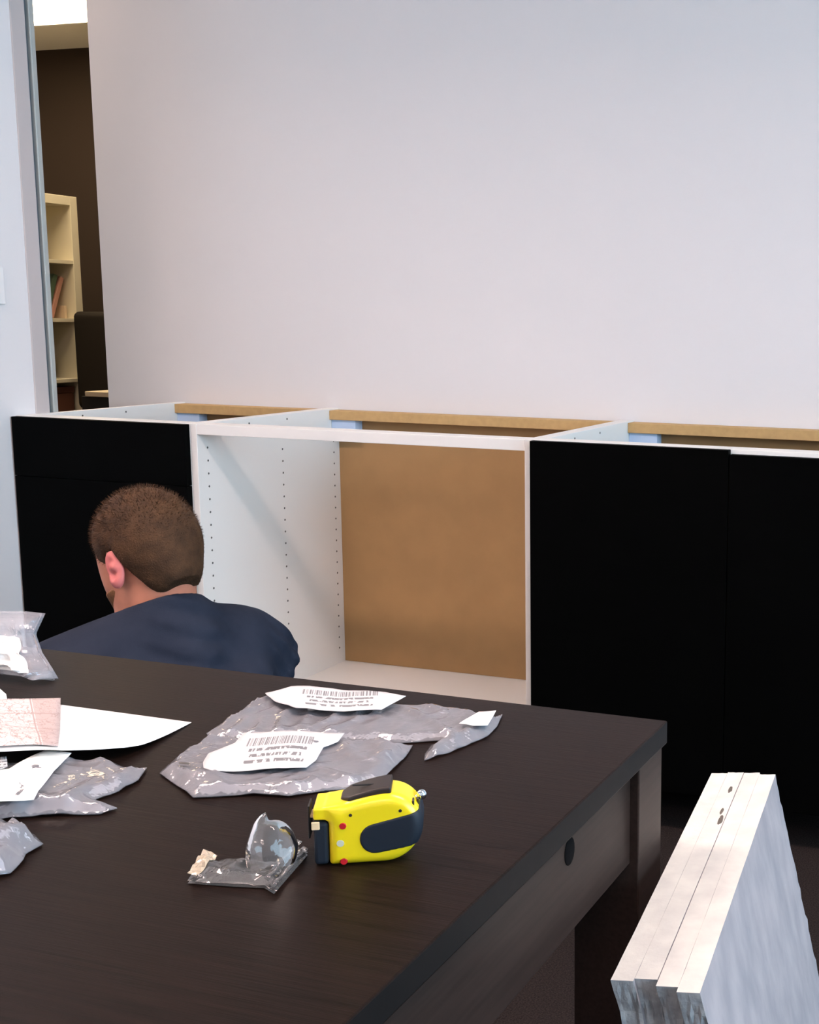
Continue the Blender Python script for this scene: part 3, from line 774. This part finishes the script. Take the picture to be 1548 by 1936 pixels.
# ================================================================== THE MAN
away = ray(290, 1080) * np.array((1, 1, 0)); away /= np.linalg.norm(away)
rgt = np.array((away[1], -away[0], 0)); up = np.array((0, 0, 1.0))
def dirn(phi):                       # horizontal direction turned phi degrees left of 'away from the viewer'
    a = math.radians(phi); return away * math.cos(a) - rgt * math.sin(a)
HD = 2.16
hc = deep(275, 1042, HD)
hf0 = dirn(35); hl = np.cross(up, hf0)                 # his left
pt = math.radians(24); hf = hf0 * math.cos(pt) - up * math.sin(pt); hu = np.cross(hf, hl)
HR = np.stack([hf, hl, hu])
def hp_(f, l, u): return hc + hf * f + hl * l + hu * u
tf = dirn(28); tl = np.cross(up, tf); TR = np.stack([tf, tl, up])
nb = deep(335, 1176, 2.12)                             # base of the neck at the back
nb = nb + tf * .055
pel = nb - tf * .10; pel[2] = .255
def bp_(f, l, z): return np.array((pel[0], pel[1], 0)) + tf * f + tl * l + up * z
zs_ = nb[2]
shR, shL = bp_(.115, -.172, zs_ - .112), bp_(.145, .178, zs_ - .118)
elR, elL = bp_(.20, -.255, zs_ - .31), bp_(.33, .235, zs_ - .27)
wrR, wrL = bp_(.42, -.15, zs_ - .37), bp_(.52, .12, zs_ - .35)
hipR, hipL = bp_(0, -.09, .235), bp_(0, .09, .235)
knR, knL = bp_(.40, -.14, .085), bp_(.40, .14, .085)
anR, anL = bp_(-.02, -.11, .075), bp_(-.02, .11, .075)
toR, toL = bp_(-.17, -.11, .045), bp_(-.17, .11, .045)
waist = bp_(.015, 0, .40); chest = bp_(.075, 0, zs_ - .17); upb = bp_(.085, 0, zs_ - .075)
LO = np.array((.35, -1.25, -.02)); HI = np.array((1.6, -.15, .9))
man = empty('person', (pel[0], pel[1], 0), 'man with short brown hair in a slate blue T-shirt kneeling before the drawers', 'person')
org = np.array((pel[0], pel[1], 0))
def head_sdf(s, grow=0.0, ears=True, full=True):
    g = grow
    s.ell(hp_(-.008, 0, .024), HR, (.089 + g, .072 + g, .081 + g), .02)
    s.ell(hp_(-.040, 0, .000), HR, (.054 + g, .062 + g, .066 + g), .03)
    if full:
        s.ell(hp_(.030, 0, -.036), HR, (.060, .064, .080), .03)
        s.ell(hp_(.058, 0, -.098), HR, (.034, .036, .026), .03)
        s.cap(hp_(.086, 0, -.012), hp_(.096, 0, -.042), .008, .010, .012)
        s.ell(hp_(.082, 0, .012), HR, (.013, .034, .011), .015)
        s.ell(hp_(.090, .030, -.008), HR, (.012, .016, .010), .008, cut=True); s.ell(hp_(.090, -.030, -.008), HR, (.012, .016, .010), .008, cut=True)
        s.ell(hp_(.095, 0, -.078), HR, (.010, .022, .003), .004, cut=True)
def hand(s, w, d, side, k=.006):
    """palm and five fingers, lightly curled; d = pointing direction, side = thumb side"""
    d = d / np.linalg.norm(d); sd = side - d * (side @ d); sd /= np.linalg.norm(sd); nrm = np.cross(d, sd); dn = nrm if nrm[2] < 0 else -nrm
    for q in (-.5, -.15, .2, .5): s.cap(w + sd * q * .03, w + d * .085 + sd * q * .075, .015, .0125, .012)
    for q, L in ((-.5, .058), (-.17, .075), (.17, .080), (.5, .070)):
        a = w + d * .085 + sd * q * .078; b = a + d * L * .45 + dn * .008; c_ = b + d * L * .33 + dn * L * .28; e_ = c_ + d * L * .1 + dn * L * .28
        s.cap(a, b, .0098, .009, k); s.cap(b, c_, .009, .0082, k); s.cap(c_, e_, .0082, .0072, k)
    a = w + d * .025 + sd * .025; b = a + sd * .030 + d * .030 + dn * .01; c_ = b + d * .032 + sd * .008 + dn * .008
    s.cap(a, b, .0135, .011, .012); s.cap(b, c_, .011, .0085, k)
s = SDF(LO, HI, .0045)
s.cap(waist - up * .10, waist, .115, .115, .05); s.cap(waist, chest, .115, .125, .06); s.cap(chest, upb, .12, .07, .06)
s.cap(upb, shR, .07, .052, .05); s.cap(upb, shL, .07, .052, .05)
s.cap(nb - up * .03 + tf * .01, hp_(-.030, 0, -.045), .062, .054, .03)
head_sdf(s)
for sh, el, wr in ((shR, elR, wrR), (shL, elL, wrL)):
    s.cap(sh, el, .048, .040, .03); s.cap(el, el + (wr - el) * .35, .040, .040, .015); s.cap(el + (wr - el) * .35, wr, .040, .026, .015)
hand(s, wrR, wrR - elR, tl); hand(s, wrL, wrL - elL, -tl)
for hip, kn, an, to in ((hipR, knR, anR, toR), (hipL, knL, anL, toL)):
    s.cap(hip, kn, .088, .058, .04); s.cap(kn - tf * .01, an, .05, .036, .02); s.cap(an, to, .036, .028, .015)
s.ell(pel * np.array((1, 1, 0)) + up * .25, TR, (.11, .16, .11), .05)
body = s.obj('body', M_skin, man, lambda V: V - org)
# ears, eyes
for sg in (1, -1):
    s = SDF(hp_(-.005, .080 * sg, -.02) - .055, hp_(-.005, .080 * sg, -.02) + .055, .0018)
    tilt = math.radians(-12); ef = hf * math.cos(tilt) + hu * math.sin(tilt); eu = np.cross(ef, hl) ; 
    out = hl * sg * .90 - hf * .42; out /= np.linalg.norm(out); e1_ = hf - out * (hf @ out); e1_ /= np.linalg.norm(e1_); e3_ = np.cross(e1_, out)
    ER = np.stack([e1_, out, hu - out * (hu @ out)]); ER[2] /= np.linalg.norm(ER[2]); ER[0] = np.cross(ER[1], ER[2]) * 1.0; ER[0] /= np.linalg.norm(ER[0])
    ec = hp_(-.016, .075 * sg, -.022)
    s.ell(ec, ER, (.0155, .0062, .029), .004); s.ell(ec + ER[2] * (-.022) + ER[0] * .004, ER, (.011, .007, .014), .006)
    s.ell(ec + hl * sg * .009 + hf * .003, ER, (.011, .007, .021), .004, cut=True)
    s.cap(ec - hl * sg * .012 + hf * .006, ec, .014, .008, .006)
    s.obj('ear', M_ear, man, lambda V: V - org)
for sg in (1, -1):
    for r_, m_, off in ((.0115, M_eye, 0), (.0058, M_iris, .0068)):
        bm = bmesh.new(); bmesh.ops.create_icosphere(bm, subdivisions=2, radius=r_); bm.transform(Matrix.Translation(Vector(hp_(.0735 + off, .030 * sg, -.010) - org)))
        me = bpy.data.meshes.new('eye'); bm.to_mesh(me); bm.free(); me.polygons.foreach_set('use_smooth', [True] * len(me.polygons)); link('eye' if m_ is M_eye else 'iris', me, m_, man)
# hair: cap shell plus short strands
s = SDF(hc - .16, hc + .16, .0032); head_sdf(s, .005, full=False)
P = (s.grid() - hc); fL, lL, uL = P @ hf, P @ hl, P @ hu
lowback = np.where(fL < -.01, -.078 + .012 * np.clip((np.abs(lL) - .03) / .04, 0, 1), 0)
line = np.interp(fL.ravel(), [-.12, -.085, -.060, -.046, -.036, -.020, .002, .012, .034, .044, .070, .085, .11], [-.072, -.076, -.088, -.080, -.050, .006, .008, -.030, -.030, .015, .045, .066, .085]).reshape(fL.shape)
s.cap(hp_(-.044, 0, -.01), hp_(-.048, 0, -.060), .056, .050, .03)
s.D = s.D + .0040 * np.clip((line + .022 - uL) / .022, 0, 1)
s.D = np.maximum(s.D, (line - uL) * .8).astype(np.float32)
V, Q = s.mesh(); V = V - org
rr = np.random.default_rng(4)
cells = rr.integers(0, len(Q), 9000)
SV, SF = [], []
hcl = hc - org
for q in cells:
    p = V[Q[q]].mean(0); n_ = p - (hcl - hf * .012 + hu * .02); n_ /= np.linalg.norm(n_)
    rel = p - hcl; low = np.clip((rel @ hu + .03) / .10, 0, 1)
    L_ = .004 + .007 * low
    dr = n_ + .55 * rr.normal(size=3) - .25 * hu * (1 - low) + .25 * hf * low; dr /= np.linalg.norm(dr)
    sd = np.cross(dr, rr.normal(size=3)); sd /= np.linalg.norm(sd)
    b0 = p - n_ * .002; i = len(SV); SV += [b0 - sd * .0006, b0 + sd * .0006, b0 + dr * L_]; SF.append((i, i + 1, i + 2))
nv = len(V)
pydata('hair', list(V) + SV, [tuple(int(x) for x in q) for q in Q] + [tuple(nv + x for x in f) for f in SF], M_hair, man, True)
# beard along the jaw
s = SDF(hc - .18, hc + .16, .0034)
s.ell(hp_(.030, 0, -.036), HR, (.0625, .0665, .0825), .03); s.ell(hp_(.058, 0, -.098), HR, (.037, .039, .029), .03)
P = s.grid() - hc; fL, lL, uL = P @ hf, P @ hl, P @ hu
s.D = np.maximum(np.maximum(s.D, (uL + .050) * .8), (.012 - fL) * .8).astype(np.float32)
s.obj('beard', M_beard, man, lambda V: V - org)
# T-shirt
s = SDF(LO, HI, .0055)
s.cap(waist - up * .13, waist, .142, .140, .05); s.cap(waist, chest, .140, .146, .06); s.cap(chest, upb, .140, .088, .06)
s.cap(chest - tf * .055 - tl * .075, upb - tf * .03 - tl * .08 - up * .02, .085, .062, .04); s.cap(chest - tf * .055 + tl * .075, upb - tf * .03 + tl * .08 - up * .02, .085, .062, .04)
s.cap(upb, shR, .084, .074, .05); s.cap(upb, shL, .084, .074, .05)
s.cap(upb, nb + up * .012, .085, .068, .05)
s.cap(nb - up * .045 - tl * .03, shR + up * .022, .060, .056, .06); s.cap(nb - up * .045 + tl * .03, shL + up * .022, .060, .056, .06)
for sh, el in ((shR, elR), (shL, elL)): s.cap(sh, sh + (el - sh) * .72, .073, .068, .04)
P = s.grid(); Q_ = P - org; fL, lL, zL = Q_ @ tf, Q_ @ tl, P[..., 2]
fold = .0075 * np.sin((zL * .8 + lL * .9 + .35 * fL) * 75 + 3 * np.sin(lL * 14 + zL * 9)) * np.clip((zs_ - .03 - zL) / .10, 0, 1) + .005 * np.sin((lL - zL * .6) * 42 + 2 * np.sin(zL * 22)) + .0035 * np.sin((zL - lL * .75) * 150 + 4 * np.sin(lL * 17)) * np.clip(.5 + np.sin(lL * 23 + zL * 13), 0, 1)
s.D = (s.D + fold * np.clip(1 - np.abs(s.D) / .03, 0, 1)).astype(np.float32)
# neck opening: cut by a tilted plane, sleeves and hem cut straight
cutn = (P - (nb + up * .022)) @ (np.array((tf[0] * .42, tf[1] * .42, .90)))
near_neck = np.linalg.norm((P - nb)[..., :2], axis=-1) - .11
s.D = np.maximum(s.D, np.where(near_neck < 0, cutn, s.D)).astype(np.float32)
s.D = np.maximum(s.D, .20 - zL).astype(np.float32)
for sh, el in ((shR, elR), (shL, elL)):
    d_ = (el - sh); L_ = np.linalg.norm(d_); d_ = d_ / L_; tt = (P - sh) @ d_; rad = np.linalg.norm(P - sh - tt[..., None] * d_, axis=-1)
    s.D = np.where((rad < .095) & (tt > 0), np.maximum(s.D, tt - L_ * .78), s.D).astype(np.float32)
s.obj('t_shirt', M_shirt, man, lambda V: V - org)
# trousers and shoes
s = SDF(LO, HI, .007)
s.ell(pel * np.array((1, 1, 0)) + up * .25, TR, (.135, .175, .125), .05)
for hip, kn, an in ((hipR, knR, anR), (hipL, knL, anL)):
    s.cap(hip, kn, .100, .070, .04); s.cap(kn - tf * .01, an, .064, .052, .02)
s.D = np.maximum(s.D, .004 - s.grid()[..., 2]).astype(np.float32)
s.obj('trousers', M_jeans, man, lambda V: V - org)
for an, to in ((anR, toR), (anL, toL)):
    s = SDF(np.minimum(an, to) - .09, np.maximum(an, to) + .09, .005)
    s.cap(an - tf * .02, to, .046, .042, .02); s.D = np.maximum(s.D, .003 - s.grid()[..., 2]).astype(np.float32)
    s.obj('shoe', M_shoe, man, lambda V: V - org)
